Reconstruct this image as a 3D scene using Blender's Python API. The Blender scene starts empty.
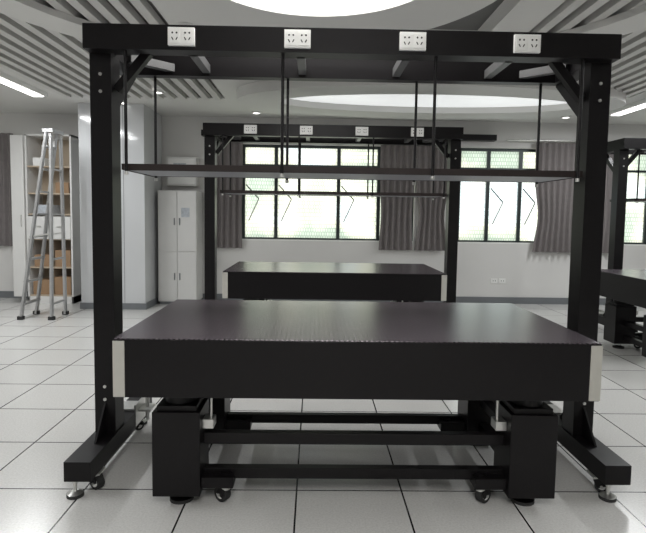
import bpy, bmesh, math, random
from mathutils import Matrix, Vector
random.seed(3)
sc = bpy.context.scene
sc.view_settings.view_transform = 'Standard'
sc.view_settings.look = 'None'
sc.view_settings.exposure = 0.18

# ---------------- materials ----------------
def mat(name, col, rough=0.5, metal=0.0, noise=0.0, nscale=8.0, emit=None, estr=0.0, spec=0.5, bump=0.0):
    m = bpy.data.materials.new(name); m.use_nodes = True
    nt = m.node_tree; b = nt.nodes['Principled BSDF']
    b.inputs['Base Color'].default_value = (*col, 1)
    b.inputs['Roughness'].default_value = rough
    b.inputs['Metallic'].default_value = metal
    b.inputs['Specular IOR Level'].default_value = spec
    tc = nt.nodes.new('ShaderNodeTexCoord')
    n = nt.nodes.new('ShaderNodeTexNoise'); n.inputs['Scale'].default_value = nscale
    n.inputs['Detail'].default_value = 4
    nt.links.new(tc.outputs['Object'], n.inputs['Vector'])
    if noise > 0:
        r = nt.nodes.new('ShaderNodeMapRange')
        r.inputs['To Min'].default_value = 1-noise; r.inputs['To Max'].default_value = 1+noise
        nt.links.new(n.outputs['Fac'], r.inputs['Value'])
        v = nt.nodes.new('ShaderNodeVectorMath'); v.operation = 'SCALE'
        v.inputs[0].default_value = col
        nt.links.new(r.outputs['Result'], v.inputs['Scale'])
        nt.links.new(v.outputs['Vector'], b.inputs['Base Color'])
    if bump > 0:
        bp = nt.nodes.new('ShaderNodeBump'); bp.inputs['Strength'].default_value = bump
        bp.inputs['Distance'].default_value = 0.01
        nt.links.new(n.outputs['Fac'], bp.inputs['Height'])
        nt.links.new(bp.outputs['Normal'], b.inputs['Normal'])
    if emit:
        b.inputs['Emission Color'].default_value = (*emit, 1)
        b.inputs['Emission Strength'].default_value = estr
    return m

M = {}
M['black'] = mat('black_powdercoat', (0.0055,0.0047,0.0053), 0.38, noise=0.25, nscale=30, spec=0.22)
M['brown'] = mat('dark_edge', (0.022,0.015,0.014), 0.5, noise=0.2, spec=0.3)
M['greymem'] = mat('grey_crossmember', (0.07,0.07,0.07), 0.4, noise=0.1)
M['shelf'] = mat('shelf_laminate', (0.30,0.31,0.34), 0.4, noise=0.06, nscale=5)
M['steel'] = mat('brushed_steel', (0.62,0.62,0.60), 0.32, 0.9, noise=0.1, nscale=20)
M['plate'] = mat('corner_plate', (0.50,0.49,0.45), 0.35, 0.3, noise=0.08, nscale=15)
M['rubber'] = mat('rubber', (0.02,0.02,0.02), 0.7)
M['whitepl'] = mat('white_plastic', (0.82,0.82,0.80), 0.35, noise=0.03)
M['hole'] = mat('socket_hole', (0.02,0.02,0.02), 0.8)
M['wall'] = mat('wall_paint', (0.68,0.67,0.655), 0.7, noise=0.04, nscale=2)
M['ceil'] = mat('ceiling_paint', (0.68,0.675,0.655), 0.8, noise=0.03, nscale=1.5)
M['plenum'] = mat('plenum_grey', (0.16,0.16,0.155), 0.8, noise=0.1)
M['slat'] = mat('slat_metal', (0.60,0.59,0.57), 0.45, noise=0.05)
M['base'] = mat('skirting_grey', (0.16,0.17,0.18), 0.4, noise=0.1)
M['curtain'] = mat('curtain_cloth', (0.19,0.172,0.17), 0.85, noise=0.15, nscale=12)
M['frame'] = mat('window_aluminium', (0.035,0.045,0.045), 0.4, 0.3, noise=0.1)
M['cabwhite'] = mat('cabinet_white', (0.67,0.665,0.65), 0.3, noise=0.03)
M['gloss'] = mat('glossy_panel', (0.58,0.59,0.60), 0.10, noise=0.04, nscale=1.5)
M['wood'] = mat('cabinet_wood', (0.44,0.36,0.27), 0.5, noise=0.12, nscale=6)
M['card'] = mat('cardboard', (0.30,0.19,0.11), 0.8, noise=0.15)
M['paper'] = mat('printed_paper', (0.45,0.48,0.52), 0.7, noise=0.4, nscale=30)
M['alu'] = mat('ladder_aluminium', (0.45,0.45,0.45), 0.35, 0.7, noise=0.1)
M['lamp'] = mat('lamp_diffuser', (0.9,0.9,0.9), 0.5, emit=(1,0.98,0.95), estr=3.5)
M['lampsoft'] = mat('lamp_soft_diffuser', (0.9,0.9,0.9), 0.5, emit=(0.97,0.99,1.0), estr=0.5)

def nodesmat(name):
    m = bpy.data.materials.new(name); m.use_nodes = True
    return m, m.node_tree, m.node_tree.nodes['Principled BSDF']
def math_node(nt, op, a, b=None, c=None):
    n = nt.nodes.new('ShaderNodeMath'); n.operation = op
    for i, v in enumerate((a, b, c)):
        if v is None: continue
        if isinstance(v, (int, float)): n.inputs[i].default_value = v
        else: nt.links.new(v, n.inputs[i])
    return n.outputs[0]
def mixcol(nt, fac, a, b):
    n = nt.nodes.new('ShaderNodeMix'); n.data_type = 'RGBA'
    if isinstance(fac,(int,float)): n.inputs['Factor'].default_value = fac
    else: nt.links.new(fac, n.inputs['Factor'])
    for k, v in (('A', a), ('B', b)):
        s = [i for i in n.inputs if i.name == k and i.type == 'RGBA'][0]
        if isinstance(v, tuple): s.default_value = (*v, 1)
        else: nt.links.new(v, s)
    return [o for o in n.outputs if o.type == 'RGBA'][0]

# floor : 600mm raised access floor tiles, speckled laminate with black trim
m, nt, b = nodesmat('access_floor_tiles'); M['floor'] = m
tc = nt.nodes.new('ShaderNodeTexCoord'); sx = nt.nodes.new('ShaderNodeSeparateXYZ')
nt.links.new(tc.outputs['Object'], sx.inputs[0])
def seam(out, off):
    a = math_node(nt, 'ADD', out, -off+60.0)
    a = math_node(nt, 'DIVIDE', a, 0.6)
    a = math_node(nt, 'FRACT', a)
    a = math_node(nt, 'SUBTRACT', a, 0.5)
    a = math_node(nt, 'ABSOLUTE', a)
    return math_node(nt, 'GREATER_THAN', a, 0.5-0.0050/0.6)
sm = math_node(nt, 'MAXIMUM', seam(sx.outputs['X'], -0.08), seam(sx.outputs['Y'], 2.87))
n = nt.nodes.new('ShaderNodeTexNoise'); n.inputs['Scale'].default_value = 90; n.inputs['Detail'].default_value = 6; n.inputs['Roughness'].default_value = 0.7
nt.links.new(tc.outputs['Object'], n.inputs['Vector'])
mr = nt.nodes.new('ShaderNodeMapRange'); mr.inputs['From Min'].default_value=0.3; mr.inputs['From Max'].default_value=0.6
nt.links.new(n.outputs['Fac'], mr.inputs['Value'])
basec = mixcol(nt, mr.outputs['Result'], (0.53,0.525,0.51), (0.66,0.655,0.64))
nt.links.new(mixcol(nt, sm, basec, (0.012,0.012,0.012)), b.inputs['Base Color'])
b.inputs['Roughness'].default_value = 0.22
b.inputs['Specular IOR Level'].default_value = 0.55

# optical table top: dark steel, 25mm tapped hole grid
m, nt, b = nodesmat('breadboard_top'); M['top'] = m
tc = nt.nodes.new('ShaderNodeTexCoord'); sx = nt.nodes.new('ShaderNodeSeparateXYZ')
nt.links.new(tc.outputs['Object'], sx.inputs[0])
def cell(out):
    a = math_node(nt, 'ADD', out, 50.0125)
    a = math_node(nt, 'DIVIDE', a, 0.025)
    a = math_node(nt, 'FRACT', a)
    a = math_node(nt, 'SUBTRACT', a, 0.5)
    return math_node(nt, 'MULTIPLY', a, a)
d = math_node(nt, 'ADD', cell(sx.outputs['X']), cell(sx.outputs['Y']))
hole = math_node(nt, 'LESS_THAN', d, 0.055)
n = nt.nodes.new('ShaderNodeTexNoise'); n.inputs['Scale'].default_value = 5; n.inputs['Detail'].default_value = 5
nt.links.new(tc.outputs['Object'], n.inputs['Vector'])
basec = mixcol(nt, n.outputs['Fac'], (0.090,0.075,0.090), (0.120,0.098,0.115))
nt.links.new(mixcol(nt, hole, basec, (0.003,0.003,0.003)), b.inputs['Base Color'])
b.inputs['Roughness'].default_value = 0.27
b.inputs['Metallic'].default_value = 0.3

# reeded frosted window glass: translucent, lit by the daylight outside
m = bpy.data.materials.new('frosted_glass'); m.use_nodes = True; nt = m.node_tree; M['glass'] = m
nt.nodes.remove(nt.nodes['Principled BSDF']); out = nt.nodes['Material Output']
tc = nt.nodes.new('ShaderNodeTexCoord')
n = nt.nodes.new('ShaderNodeTexNoise'); n.inputs['Scale'].default_value = 1.1; n.inputs['Detail'].default_value = 1.5
nt.links.new(tc.outputs['Object'], n.inputs['Vector'])
rp = nt.nodes.new('ShaderNodeValToRGB')
rp.color_ramp.elements[0].position = 0.36; rp.color_ramp.elements[0].color = (0.33,0.37,0.30,1)
rp.color_ramp.elements[1].position = 0.62; rp.color_ramp.elements[1].color = (0.57,0.62,0.62,1)
e = rp.color_ramp.elements.new(0.48); e.color = (0.58,0.56,0.44,1)
nt.links.new(n.outputs['Fac'], rp.inputs[0])
ck = nt.nodes.new('ShaderNodeTexBrick'); ck.inputs['Scale'].default_value = 1
ck.inputs['Brick Width'].default_value = 0.045; ck.inputs['Row Height'].default_value = 0.07
ck.inputs['Mortar Size'].default_value = 0.006
ck.inputs['Color1'].default_value = (1,1,1,1); ck.inputs['Color2'].default_value = (0.85,0.87,0.86,1)
ck.inputs['Mortar'].default_value = (0.55,0.58,0.56,1)
sx = nt.nodes.new('ShaderNodeSeparateXYZ'); cb = nt.nodes.new('ShaderNodeCombineXYZ')
nt.links.new(tc.outputs['Object'], sx.inputs[0])
nt.links.new(sx.outputs['X'], cb.inputs['X']); nt.links.new(sx.outputs['Z'], cb.inputs['Y'])
nt.links.new(cb.outputs[0], ck.inputs['Vector'])
ml = nt.nodes.new('ShaderNodeMix'); ml.data_type='RGBA'; ml.blend_type='MULTIPLY'; ml.inputs['Factor'].default_value=1
ci = [i for i in ml.inputs if i.type=='RGBA']
nt.links.new(rp.outputs['Color'], ci[0]); nt.links.new(ck.outputs['Color'], ci[1])
tr = nt.nodes.new('ShaderNodeBsdfTranslucent')
nt.links.new([o for o in ml.outputs if o.type=='RGBA'][0], tr.inputs['Color'])
nt.links.new(tr.outputs[0], out.inputs['Surface'])

# ---------------- mesh builder ----------------
class B:
    def __init__(s):
        s.bm = bmesh.new(); s.mats = []
    def mi(s, k):
        if k not in s.mats: s.mats.append(k)
        return s.mats.index(k)
    def faces(s, vs, fs, k, smooth=False):
        i = s.mi(k); bv = [s.bm.verts.new(v) for v in vs]
        for f in fs:
            try:
                ff = s.bm.faces.new([bv[j] for j in f]); ff.material_index = i; ff.smooth = smooth
            except ValueError: pass
    def box(s, x0,x1,y0,y1,z0,z1, k):
        if x0>x1: x0,x1=x1,x0
        vs = [(x0,y0,z0),(x1,y0,z0),(x1,y1,z0),(x0,y1,z0),(x0,y0,z1),(x1,y0,z1),(x1,y1,z1),(x0,y1,z1)]
        s.faces(vs, [(3,2,1,0),(4,5,6,7),(0,1,5,4),(1,2,6,5),(2,3,7,6),(3,0,4,7)], k)
    def beam(s, p0, p1, w, h, k, up=(0,0,1)):
        p0 = Vector(p0); p1 = Vector(p1); d = (p1-p0).normalized()
        r = d.cross(Vector(up)).normalized(); u = r.cross(d).normalized()
        vs = [p + r*a*w/2 + u*c*h/2 for p in (p0,p1) for a,c in ((-1,-1),(1,-1),(1,1),(-1,1))]
        s.faces(vs, [(0,1,2,3),(7,6,5,4),(0,4,5,1),(1,5,6,2),(2,6,7,3),(3,7,4,0)], k)
    def cyl(s, p0, p1, r, k, n=20, r2=None):
        if r2 is None: r2 = r
        p0 = Vector(p0); p1 = Vector(p1); d = (p1-p0).normalized()
        a = Vector((1,0,0)) if abs(d.x) < 0.9 else Vector((0,1,0))
        u = d.cross(a).normalized(); v = d.cross(u)
        vs = []
        for p, rr in ((p0,r),(p1,r2)):
            for i in range(n):
                t = 2*math.pi*i/n; vs.append(p + (u*math.cos(t)+v*math.sin(t))*rr)
        fs = [(i,(i+1)%n,n+(i+1)%n,n+i) for i in range(n)]
        s.faces(vs, fs, k, True)
        s.faces(vs[:n], [tuple(range(n))[::-1]], k); s.faces(vs[n:], [tuple(range(n))], k)
    def prism_yz(s, pts, x0, x1, k):
        n = len(pts)
        vs = [(x0,y,z) for y,z in pts]+[(x1,y,z) for y,z in pts]
        fs = [tuple(range(n)), tuple(range(n,2*n))[::-1]]+[(i,(i+1)%n,n+(i+1)%n,n+i) for i in range(n)]
        s.faces(vs, fs, k)
    def mesh(s, name):
        bmesh.ops.recalc_face_normals(s.bm, faces=s.bm.faces)
        me = bpy.data.meshes.new(name); s.bm.to_mesh(me); s.bm.free()
        for k in s.mats: me.materials.append(M[k])
        return me
    def obj(s, name, loc=(0,0,0), bevel=0.0):
        return place(s.mesh(name), name, loc, bevel)
def place(me, name, loc=(0,0,0), bevel=0.0, rotz=0):
    o = bpy.data.objects.new(name, me); sc.collection.objects.link(o); o.location = loc; o.rotation_euler[2] = rotz
    if bevel:
        md = o.modifiers.new('bevel','BEVEL'); md.width = bevel; md.segments = 2; md.limit_method = 'ANGLE'; md.angle_limit = math.radians(50)
    return o

# ---------------- camera ----------------
H = 1.57; D = H-1.49
cam = bpy.data.cameras.new('camera'); co = bpy.data.objects.new('camera', cam); sc.collection.objects.link(co)
cam.sensor_width = 36; cam.lens = 520/646*36
R = Matrix.Rotation(math.radians(-1.0),4,'Z') @ Matrix.Rotation(math.radians(90-4.0),4,'X') @ Matrix.Rotation(math.radians(0.85),4,'Z')
co.matrix_world = Matrix.Translation((0,0,H)) @ R
cam.shift_y = -15/646
sc.camera = co

# ---------------- room shell ----------------
XL, XR, YB, YF, ZC = -6.8, 7.8, -4.0, 9.4, 3.2+D
DY = YF-9.1; K = YF/9.1
b = B(); b.box(XL-0.2,XR+0.2,YB-0.2,YF+0.2,-0.1,0,'floor'); b.obj('floor')
b = B(); b.box(XL-0.2,XR+0.2,YB-0.2,YF+0.2,ZC+0.15,ZC+0.25,'plenum')
b.box(XL,-3.75,YB,YF,ZC,ZC+0.15,'ceil'); b.box(4.4,XR,YB,YF,ZC,ZC+0.15,'ceil')
b.box(-3.75,4.4,7.9,YF,ZC,ZC+0.15,'ceil')
b.box(-1.35,-1.0,YB,7.9,ZC,ZC+0.15,'ceil'); b.box(1.6,1.95,YB,7.9,ZC,ZC+0.15,'ceil')
b.box(-1.0,1.6,5.3,7.9,ZC,ZC+0.15,'ceil')
b.box(-1.0,1.6,YB,3.0,ZC,ZC+0.15,'ceil')
b.obj('ceiling')
b = B(); b.box(XL-0.2,XL,YB,YF,0,ZC+0.1,'wall'); b.obj('wall_left')
b = B(); b.box(XR,XR+0.2,YB,YF,0,ZC+0.1,'wall'); b.obj('wall_right')
b = B(); b.box(XL-0.2,XR+0.2,YB-0.2,YB,0,ZC+0.1,'wall'); b.obj('wall_rear')
wins = [(-6.5,-5.2),(-1.80,1.80),(2.6,4.85),(5.35,7.4)]
SZ, HZ = 1.10, 2.82
b = B()
b.box(XL-0.2,XR+0.2,YF,YF+0.25,0,SZ,'wall'); b.box(XL-0.2,XR+0.2,YF,YF+0.25,HZ,ZC+0.1,'wall')
xs = [XL-0.2]+[v for w in wins for v in w]+[XR+0.2]
for i in range(0,len(xs),2): b.box(xs[i],xs[i+1],YF,YF+0.25,SZ,HZ,'wall')
b.obj('wall_far')
b = B(); b.box(XL,XR,YF-0.02,YF,0,0.12,'base'); b.obj('baseboard_far')
b = B(); b.box(XL,XL+0.02,YB,YF-0.02,0,0.12,'base'); b.obj('baseboard_left')
b = B(); b.box(XR-0.02,XR,YB,YF-0.02,0,0.12,'base'); b.obj('baseboard_right')

mulls = {0:[-5.8], 1:[-1.29,-0.70,0.43,1.16], 2:[3.15,3.74,4.35], 3:[6.1,6.7]}
for i,(a,c) in enumerate(wins):
    b = B(); t=0.05; y0=YF+0.08; y1=YF+0.14
    b.box(a,c,y0,y1,SZ,SZ+t,'frame'); b.box(a,c,y0,y1,HZ-t,HZ,'frame')
    b.box(a,a+t,y0,y1,SZ+t,HZ-t,'frame'); b.box(c-t,c,y0,y1,SZ+t,HZ-t,'frame')
    for mx in mulls[i]: b.box(mx-0.03,mx+0.03,y0-0.01,y1,SZ+t,HZ-t,'frame')
    b.box(a+t,c-t,y0,y1,2.43,2.47,'frame')
    b.faces([(a+t,YF+0.11,SZ+t),(c-t,YF+0.11,SZ+t),(c-t,YF+0.11,HZ-t),(a+t,YF+0.11,HZ-t)],[(0,1,2,3)],'glass')
    b.box(a,c,YF+0.0,YF+0.08,SZ,SZ+0.02,'whitepl')
    for mx in mulls[i]:
        b.beam((mx+0.05,y0-0.02,2.1),(mx+0.28,y0-0.02,1.85),0.012,0.02,'frame')
        b.beam((mx+0.28,y0-0.02,1.85),(mx+0.10,y0-0.02,1.45),0.012,0.02,'steel')
    b.obj('window_%d'%(i+1))
b = B(); b.box(-2.0,3.2,YF-0.16,YF,2.93,3.03,'black'); b.obj('curtain_pelmet')
b = B(); b.cyl((3.4,YF-0.1,2.95),(7.6,YF-0.1,2.95),0.018,'steel')
for x in (3.5,5.1,7.4): b.box(x-0.01,x+0.01,YF-0.1,YF,2.94,2.98,'steel')
b.obj('curtain_rod')

def curtain(x0,x1,z0,z1,name='curtain',gather=0.75):
    x0*=K; x1*=K
    b = B(); nx = int((x1-x0)*60); nz = 14; vs=[]; cx=(x0+x1)/2; ph=random.random()*6
    for j in range(nz+1):
        v=j/nz; z=z0+(z1-z0)*v
        tie = 1-(1-gather)*math.exp(-((v-0.32)/0.22)**2)
        for i in range(nx+1):
            u=i/nx; x=cx+(x0-cx+(x1-x0)*u)*tie
            y=YF-0.085+0.04*math.sin((u*(x1-x0))*2*math.pi/0.11+ph+0.5*math.sin(v*3+u*4))*(0.6+0.4*(1-v))
            vs.append((x,y,z))
    w=nx+1
    fs=[(j*w+i,j*w+i+1,(j+1)*w+i+1,(j+1)*w+i) for j in range(nz) for i in range(nx)]
    b.faces(vs,fs,'curtain',True)
    return b.obj(name)
CT=2.92
curtain(-1.86,-1.24,0.96,CT,gather=0.95); curtain(1.12,1.72,0.96,CT,gather=0.9); curtain(1.74,2.32,0.96,CT)
curtain(3.8,4.85,0.96,CT,gather=0.85); curtain(-5.75,-5.12,0.94,CT,gather=0.95); curtain(4.98,5.40,0.96,CT)

# ---------------- slatted bays ----------------
b = B()
def slats(x0,x1,y0f,y1f,pitch=0.17,w=0.085):
    x=x0+pitch/2
    while x<x1:
        a,c=y0f(x),y1f(x)
        if c>a+0.1: b.box(x-w/2,x+w/2,a,c,ZC-0.03,ZC+0.04,'slat')
        x+=pitch
slats(-3.75,-1.35,lambda x:YB,lambda x:7.9)
slats(1.95,4.4,lambda x:YB,lambda x:7.9)
b.obj('ceiling_slats')
def ring(b,cx,cy,ax,ay,bx,by,z0,z1,k,kin=None,n=72):
    vs=[]
    for i in range(n):
        t=2*math.pi*i/n; c,s_=math.cos(t),math.sin(t)
        vs += [(cx+ax*c,cy+ay*s_,z0),(cx+bx*c,cy+by*s_,z0),(cx+ax*c,cy+ay*s_,z1),(cx+bx*c,cy+by*s_,z1)]
    fs=[]
    for i in range(n):
        p=4*i;q=4*((i+1)%n)
        fs += [(p,q,q+1,p+1),(p+2,p+3,q+3,q+2),(p,p+2,q+2,q),(p+1,q+1,q+3,p+3)]
    b.faces(vs,fs,k)
def disc(b,cx,cy,ax,ay,z0,z1,k,n=72):
    vs=[(cx+ax*math.cos(2*math.pi*i/n),cy+ay*math.sin(2*math.pi*i/n),z) for z in (z0,z1) for i in range(n)]
    fs=[tuple(range(n))[::-1],tuple(range(n,2*n))]+[(i,(i+1)%n,n+(i+1)%n,n+i) for i in range(n)]
    b.faces(vs,fs,k)
b=B(); ring(b,0.0,3.5,0.88,0.85,1.4,1.5,ZC-0.10,ZC+0.02,'ceil'); disc(b,0.0,3.5,0.88,0.85,ZC-0.03,ZC+0.01,'lamp'); b.obj('oval_ceiling_light')
b=B(); ring(b,0.1,3.55,2.55,2.15,2.9,2.5,ZC-0.09,ZC-0.031,'ceil'); b.obj('ceiling_ring_soffit')
b=B(); ring(b,1.6,7.4,2.1,0.6,2.7,1.1,ZC-0.14,ZC-0.002,'ceil'); disc(b,1.6,7.4,2.1,0.6,ZC-0.05,ZC-0.002,'lampsoft'); b.obj('oval_ceiling_light.001')
b=B(); ring(b,0.1,-0.9,0.95,1.0,1.5,1.6,ZC-0.10,ZC-0.002,'ceil'); disc(b,0.1,-0.9,0.95,1.0,ZC-0.03,ZC-0.002,'lamp'); b.obj('oval_ceiling_light.002')
def strip(x,y0,y1,name='linear_ceiling_light'):
    b=B(); b.box(x-0.11,x+0.11,y0-0.04,y1+0.04,ZC-0.06,ZC-0.001,'whitepl'); b.box(x-0.07,x+0.07,y0,y1,ZC-0.07,ZC-0.061,'lamp'); b.obj(name)
for x,y0,y1 in ((-4.0,5.2,7.7),(-4.0,0.5,3.5),(4.75,5.8,8.3),(4.75,2.2,4.6),(4.75,-2,1)): strip(x,y0,y1)
b=B()
for x,y in ((-2.4,5.9),(-2.2,7.4),(-1.2,6.5),(-1.2,4.9),(-3.0,8.3),(-1.0,8.9),(0.9,8.95),(2.6,8.95),(4.2,8.8),(5.8,7.4),(-5.2,8.0),(-5.2,6.0)):
    zz = ZC-0.001 if not(-3.75<x<-1.35 or 1.95<x<4.4) or y>7.9 else ZC-0.031
    ring(b,x,y,0.055,0.055,0.08,0.08,zz-0.02,zz,'whitepl',n=24); disc(b,x,y,0.055,0.055,zz-0.012,zz,'lamp',n=24)
b.obj('recessed_downlights')

# ---------------- casters / levelling feet ----------------
def caster(b,x,y,ztop,r=0.04,ang=0.4):
    c,s_=math.cos(ang),math.sin(ang)
    b.box(x-0.045,x+0.045,y-0.045,y+0.045,ztop-0.008,ztop,'steel')
    b.cyl((x,y,ztop-0.03),(x,y,ztop-0.008),0.028,'steel')
    ox,oy=x+c*0.022,y+s_*0.022
    ax=Vector((-s_,c,0))
    for sg in (-1,1):
        p=Vector((ox,oy,0))+ax*0.026*sg
        b.beam(p+Vector((0,0,r*0.9)),Vector((x,y,0))+ax*0.026*sg+Vector((0,0,ztop-0.02)),0.05,0.006,'black',up=ax)
    p=Vector((ox,oy,r))
    b.cyl(p-ax*0.020,p+ax*0.020,r,'rubber',28); b.cyl(p-ax*0.023,p+ax*0.023,r*0.55,'whitepl',20); b.cyl(p-ax*0.034,p+ax*0.034,0.008,'steel',12)
def levfoot(b,x,y,ztop,r=0.045):
    b.cyl((x,y,0),(x,y,0.018),r,'rubber',24); b.cyl((x,y,0.018),(x,y,0.032),r*0.95,'steel' if r<0.05 else 'black',24,r*0.4)
    b.cyl((x,y,0.03),(x,y,ztop),0.010,'steel',12); b.cyl((x,y,ztop-0.02),(x,y,ztop-0.006),0.02,'steel',6)

# ---------------- optical table ----------------
b=B(); hw=1.225; dp=1.2; zt=0.945; zb=0.645
b.box(-hw,hw,0,dp,zb,zt-0.006,'black')
b.box(-hw,hw,0,dp,zt-0.006,zt,'top')
for sx_ in (-1,1):
    for yy in (0,dp):
        x0=sx_*(hw-0.055); x1=sx_*(hw+0.004)
        y0,y1=(yy-0.004,yy+0.05) if yy==0 else (yy-0.05,yy+0.004)
        b.box(min(x0,x1),max(x0,x1),y0,y1,zb+0.003,zt-0.012,'plate')
    for yy in (0.10,dp-0.34):
        x0,x1=sx_*0.82,sx_*1.07
        x0,x1=min(x0,x1),max(x0,x1)
        b.box(x0,x1,yy,yy+0.24,0.075,0.53,'black')
        b.box(x0+0.02,x1-0.02,yy+0.02,yy+0.22,0.53,0.56,'black')
        cx=(x0+x1)/2; cy=yy+0.12
        b.cyl((cx,cy,0.56),(cx,cy,0.63),0.085,'black',32); b.cyl((cx,cy,0.63),(cx,cy,zb),0.055,'steel',32)
        levfoot(b,cx,cy,0.075,0.065)
        b.box(sx_*0.76,sx_*0.82,yy+0.06,yy+0.14,0.42,0.47,'steel'); b.cyl((sx_*0.78,yy+0.10,0.47),(sx_*0.78,yy+0.10,zb),0.008,'steel',10)
        xi=sx_*0.70
        b.box(min(xi-0.05*sx_,sx_*0.82),max(xi-0.05*sx_,sx_*0.82),yy+0.03,yy+0.15,0.105,0.165,'black')
        caster(b,xi,yy+0.09,0.105,0.043,0.6*sx_+ (0 if sx_>0 else math.pi))
        b.cyl((xi,yy+0.09,0.165),(xi,yy+0.09,0.175),0.03,'black')
    b.box(sx_*0.93-0.03,sx_*0.93+0.03,0.34,dp-0.34,0.30,0.36,'black')
    b.box(sx_*0.93-0.03,sx_*0.93+0.03,0.34,dp-0.34,0.12,0.18,'black')
for yy in (0.19,dp-0.25):
    b.box(-0.82,0.82,yy,yy+0.05,0.325,0.385,'black'); b.box(-0.82,0.82,yy,yy+0.05,0.13,0.19,'black')
tbl=b.mesh('optical_table')

# ---------------- overhead frame (origin: centre, y=0 at the posts) ----------------
b=B(); HW=1.55; PW=0.125; Z0=2.42+D; Z1=2.56+D
for s_ in (-1,1):
    xo,xi=s_*HW,s_*(HW-PW); x0,x1=min(xo,xi),max(xo,xi)
    b.box(x0,x1,-0.07,0.07,0.21,Z0,'black')
    b.box(x0,x1,-0.07,0.48,Z0,Z1,'black')
    b.box(x0-0.01,x1+0.01,-0.46,0.62,0.10,0.21,'black')
    xc=(x0+x1)/2
    for sg in (-1,1):
        b.prism_yz([(0.07*sg,0.21),(0.23*sg,0.21),(0.07*sg,0.40)],xc-0.006,xc+0.006,'black')
    b.beam((xc,0.05,Z0-0.31),(xc,0.44,Z0+0.01),0.06,0.06,'black')
    b.beam((xi-s_*0.01,0.0,Z0-0.20),(xi-s_*0.20,0.0,Z0+0.03),0.05,0.05,'black',up=(0,1,0))
    levfoot(b,xc-0.03,-0.42,0.10); levfoot(b,xc,0.58,0.10)
    caster(b,xc+0.04*(1 if s_<0 else -1),-0.33,0.10,0.038,-0.5)
    caster(b,xc,0.46,0.10,0.036,0.7)
    b.box(xc-0.06,xc+0.06,0.28,0.44,0.21,0.225,'steel'); b.box(xi-s_*0.012,xi,0.26,0.46,0.11,0.26,'steel')
    b.box(xi-s_*0.10,xi-s_*0.012,0.30,0.42,0.20,0.215,'steel'); b.cyl((xi-s_*0.06,0.36,0.12),(xi-s_*0.06,0.36,0.30),0.012,'steel',10)
    for yy in (-0.38,-0.30): b.cyl((xo,yy,0.155),(xo+0.022*s_,yy,0.155),0.012,'steel',8)
    for zz in (2.28,2.38,0.5,0.42): b.cyl((xc,-0.076,zz),(xc,-0.07,zz),0.010,'steel',8)
b.box(-HW,HW,-0.16,-0.07,Z0,Z1,'black'); b.box(-HW+PW,HW-PW,0.40,0.48,Z0,Z1,'black')
b.box(-HW+PW,HW-PW,-0.025,0.025,Z0+0.02,Z0+0.07,'black')
for x in (-0.96,-0.31,0.33,0.96):
    b.box(x-0.025,x+0.025,-0.07,0.40,Z0+0.02,Z0+0.075,'greymem')
for s_ in (-1,1):
    b.beam((s_*1.41,0.20,Z0+0.05),(s_*1.19,0.41,Z0+0.05),0.05,0.05,'greymem')
zm=(Z0+Z1)/2
for x in (-0.985,-0.325,0.335,0.995):
    b.box(x-0.075,x+0.075,-0.182,-0.16,zm-0.05,zm+0.05,'whitepl')
    for cx in (-0.036,0.036):
        b.box(x+cx-0.03,x+cx+0.03,-0.185,-0.182,zm-0.038,zm+0.038,'whitepl')
        for dx,dz in ((-0.012,0.018),(0.012,0.018)): b.cyl((x+cx+dx,-0.1862,zm+dz),(x+cx+dx,-0.185,zm+dz),0.0055,'hole',8)
        for dx,dz,an in ((-0.012,-0.014,0.5),(0.012,-0.014,-0.5)):
            q=Vector((math.cos(an+1.57),0,math.sin(an+1.57)))*0.009; p=Vector((x+cx+dx,-0.1858,zm+dz))
            b.beam(p-q,p+q,0.0015,0.006,'hole',up=(1,0,0))
zs=1.745+D
ya=-0.12; yb=0.44
b.box(-1.34,1.37,ya+0.02,yb,zs-0.002,zs+0.022,'shelf')
b.box(-1.345,1.375,ya,ya+0.02,zs-0.008,zs+0.03,'brown'); b.box(-1.345,1.375,yb,yb+0.015,zs-0.004,zs+0.03,'brown')
b.box(-1.352,-1.34,ya,yb+0.015,zs-0.006,zs+0.03,'brown'); b.box(1.37,1.382,ya,yb+0.015,zs-0.006,zs+0.03,'brown')
for x in (-1.32,-0.41,0.48,1.345):
    for yy in (ya-0.01,yb):
        b.cyl((x,yy,zs-0.03),(x,yy,Z0+0.01),0.0095,'black',12)
        b.cyl((x,yy,zs-0.035),(x,yy,zs-0.015),0.012,'steel',8)
fr=b.mesh('overhead_equipment_frame')

CX=0.215; TX=0.235
place(tbl,'optical_table',(TX,2.56,0),0.003); place(tbl,'optical_table',(TX-0.0,5.65,0),0.003); place(tbl,'optical_table',(4.70,5.25,0),0.003)
place(fr,'overhead_equipment_frame',(CX,3.22,0),0.003); place(fr,'overhead_equipment_frame',(CX,6.42,0),0.003); place(fr,'overhead_equipment_frame',(5.6,7.0,0),0.003)

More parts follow.
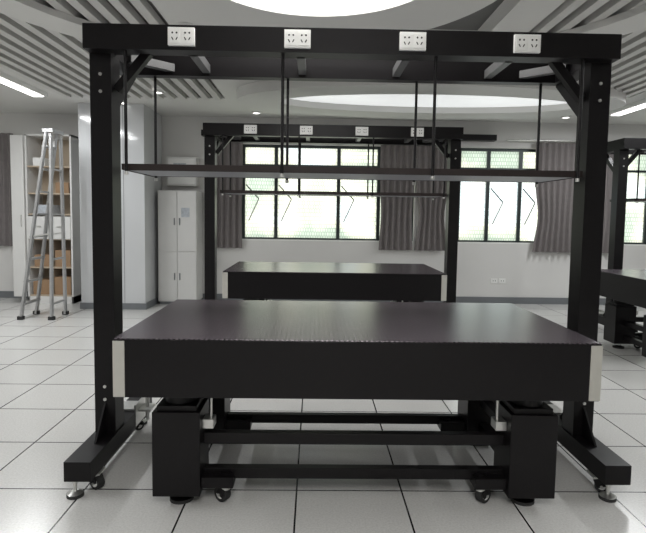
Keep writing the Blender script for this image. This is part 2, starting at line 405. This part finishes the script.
# ---------------- left side furniture ----------------
b=B(); x0,x1,y0,y1=-4.85,-4.08,8.55,9.06; TT=2.85
b.box(x0,x0+0.03,y0,y1,0,TT,'cabwhite'); b.box(x1-0.03,x1,y0,y1,0,TT,'cabwhite')
b.box(x0,x1,y1-0.02,y1,0,TT,'wood'); b.box(x0,x1,y0,y1,TT-0.03,TT,'cabwhite'); b.box(x0,x1,y0,y1,0.0,0.12,'cabwhite')
for z in (2.3,1.85,1.5,1.08,0.6,0.12): b.box(x0+0.03,x1-0.03,y0+0.02,y1-0.02,z,z+0.025,'wood')
xm=(x0+x1)/2
b.box(xm-0.01,xm+0.01,y0+0.01,y1-0.02,0.12,1.08,'wood')
for a,c in ((x0+0.03,xm-0.01),(xm+0.01,x1-0.03)):
    b.box(a,c,y0-0.015,y0,1.10,1.48,'cabwhite'); b.box((a+c)/2-0.05,(a+c)/2+0.05,y0-0.03,y0-0.015,1.3,1.32,'steel')
for (xx,z,w,h,k) in ((-4.79,0.145,0.28,0.25,'card'),(-4.43,0.145,0.28,0.3,'card'),(-4.76,0.625,0.25,0.2,'card'),(-4.41,0.625,0.26,0.28,'card'),(-4.74,1.525,0.3,0.15,'paper'),(-4.38,1.875,0.22,0.18,'card'),(-4.75,2.325,0.2,0.14,'whitepl')):
    b.box(xx,xx+w,y0+0.06,y0+0.36,z,z+h,k)
b.box(x0-0.22,x0-0.01,y0-0.03,y0-0.01,0.12,TT-0.03,'cabwhite'); b.box(x0-0.07,x0-0.055,y0-0.05,y0-0.03,1.3,1.5,'steel')
b.obj('storage_cupboard',(0,DY,0),bevel=0.002)
b=B(); b.box(-3.75,-2.72,8.1,9.06,0.1,ZC-0.002,'gloss'); b.box(-3.77,-2.70,8.08,9.06,0,0.1,'base')
for x in (-3.4,-3.05): b.box(x-0.004,x+0.004,8.097,8.1,0.1,ZC-0.002,'base')
b.obj('column',(0,DY,0),bevel=0.004)
b=B(); x0,x1=-2.66,-2.0; dw=(x1-x0-0.03)/2
b.box(x0,x1,8.6,9.06,0.05,1.95,'cabwhite'); b.box(x0+0.02,x1-0.02,8.62,9.06,0,0.05,'base')
for i in range(2):
    a=x0+0.01+i*(dw+0.01)
    for z0_,z1_ in ((0.07,0.9),(0.92,1.93)):
        b.box(a,a+dw,8.585,8.6,z0_,z1_,'cabwhite'); hx=a+dw-0.05 if i==0 else a+0.03
        b.box(hx,hx+0.016,8.57,8.585,(z0_+z1_)/2-0.06,(z0_+z1_)/2+0.06,'base')
b.box(x0+0.40,x0+0.54,8.582,8.585,1.5,1.66,'paper')
b.obj('metal_locker',(0,DY,0),bevel=0.003)
b=B(); b.box(-2.60,-2.08,8.93,9.1,2.05,2.55,'cabwhite'); b.box(-2.57,-2.11,8.92,8.93,2.08,2.52,'whitepl'); b.cyl((-2.15,8.905,2.28),(-2.15,8.92,2.28),0.02,'steel'); b.box(-2.48,-2.26,8.915,8.92,2.30,2.44,'paper')
b.obj('electrical_box',(0,DY,0))
b=B()
def rail(p0,p1): b.beam(p0,p1,0.03,0.06,'alu',up=(0,1,0))
T=2.72; yA,yB=7.5,7.92
for k,(y,yt) in enumerate(((yA,yA+0.07),(yB,yB-0.07))):
    rail((-4.22,y,0.01),(-3.83,yt,T)); rail((-3.78,y,0.01),(-3.77,yt,T-0.05))
for i in range(8):
    t=(i+0.7)/8.4; x=-4.22+0.39*t; dy=0.07*t
    b.beam((x,yA+dy,T*t),(x,yB-dy,T*t),0.075,0.025,'alu')
    x2=-3.78+0.01*t
    if i%2==0: b.beam((x2,yA+dy,T*t),(x2,yB-dy,T*t),0.03,0.025,'alu')
b.box(-3.88,-3.73,yA+0.04,yB-0.04,T-0.03,T+0.02,'alu')
for y in (yA+0.03,yB-0.03): b.beam((-4.05,y,1.2),(-3.79,y,1.25),0.01,0.02,'steel')
for y in (yA,yB):
    b.box(-4.26,-4.18,y-0.03,y+0.03,0,0.05,'rubber'); b.box(-3.82,-3.74,y-0.03,y+0.03,0,0.05,'rubber')
b.obj('stepladder')
for i,(x,z) in enumerate(((3.3,0.42),(3.45,0.42),(-1.4,0.42),(5.8,0.42))):
    b=B(); b.box(x-0.06,x+0.06,YF-0.012,YF,z-0.045,z+0.045,'whitepl')
    for dx in (-0.02,0.02): b.box(x+dx-0.004,x+dx+0.004,YF-0.0135,YF-0.012,z-0.012,z+0.012,'hole')
    b.obj('wall_outlet')

# ---------------- lights ----------------
def area(name,loc,sx_,sy_,e,col=(1,1,1)):
    l=bpy.data.lights.new(name,'AREA'); l.shape='RECTANGLE'; l.size=sx_; l.size_y=sy_; l.energy=e; l.color=col
    o=bpy.data.objects.new(name,l); sc.collection.objects.link(o); o.location=loc; return o
area('ceiling_lamp_light',(0.0,3.5,ZC-0.12),1.5,1.6,40,(1,0.99,0.97))
area('ceiling_lamp_light',(0.1,-0.9,ZC-0.12),1.5,1.6,65,(1,0.99,0.97))
area('ceiling_lamp_light',(-4.0,6.4,ZC-0.09),0.14,2.5,65,(0.97,0.99,1))
area('ceiling_lamp_light',(4.75,7.0,ZC-0.09),0.14,2.5,65,(0.97,0.99,1))
area('ceiling_lamp_light',(-4.0,2.0,ZC-0.09),0.14,3,65,(0.97,0.99,1))
area('ceiling_lamp_light',(4.75,3.4,ZC-0.09),0.14,2.4,65,(0.97,0.99,1))
w=bpy.data.worlds.new('world'); sc.world=w; w.use_nodes=True
bg=w.node_tree.nodes['Background']; bg.inputs['Color'].default_value=(0.94,0.98,1.0,1); bg.inputs['Strength'].default_value=3.2
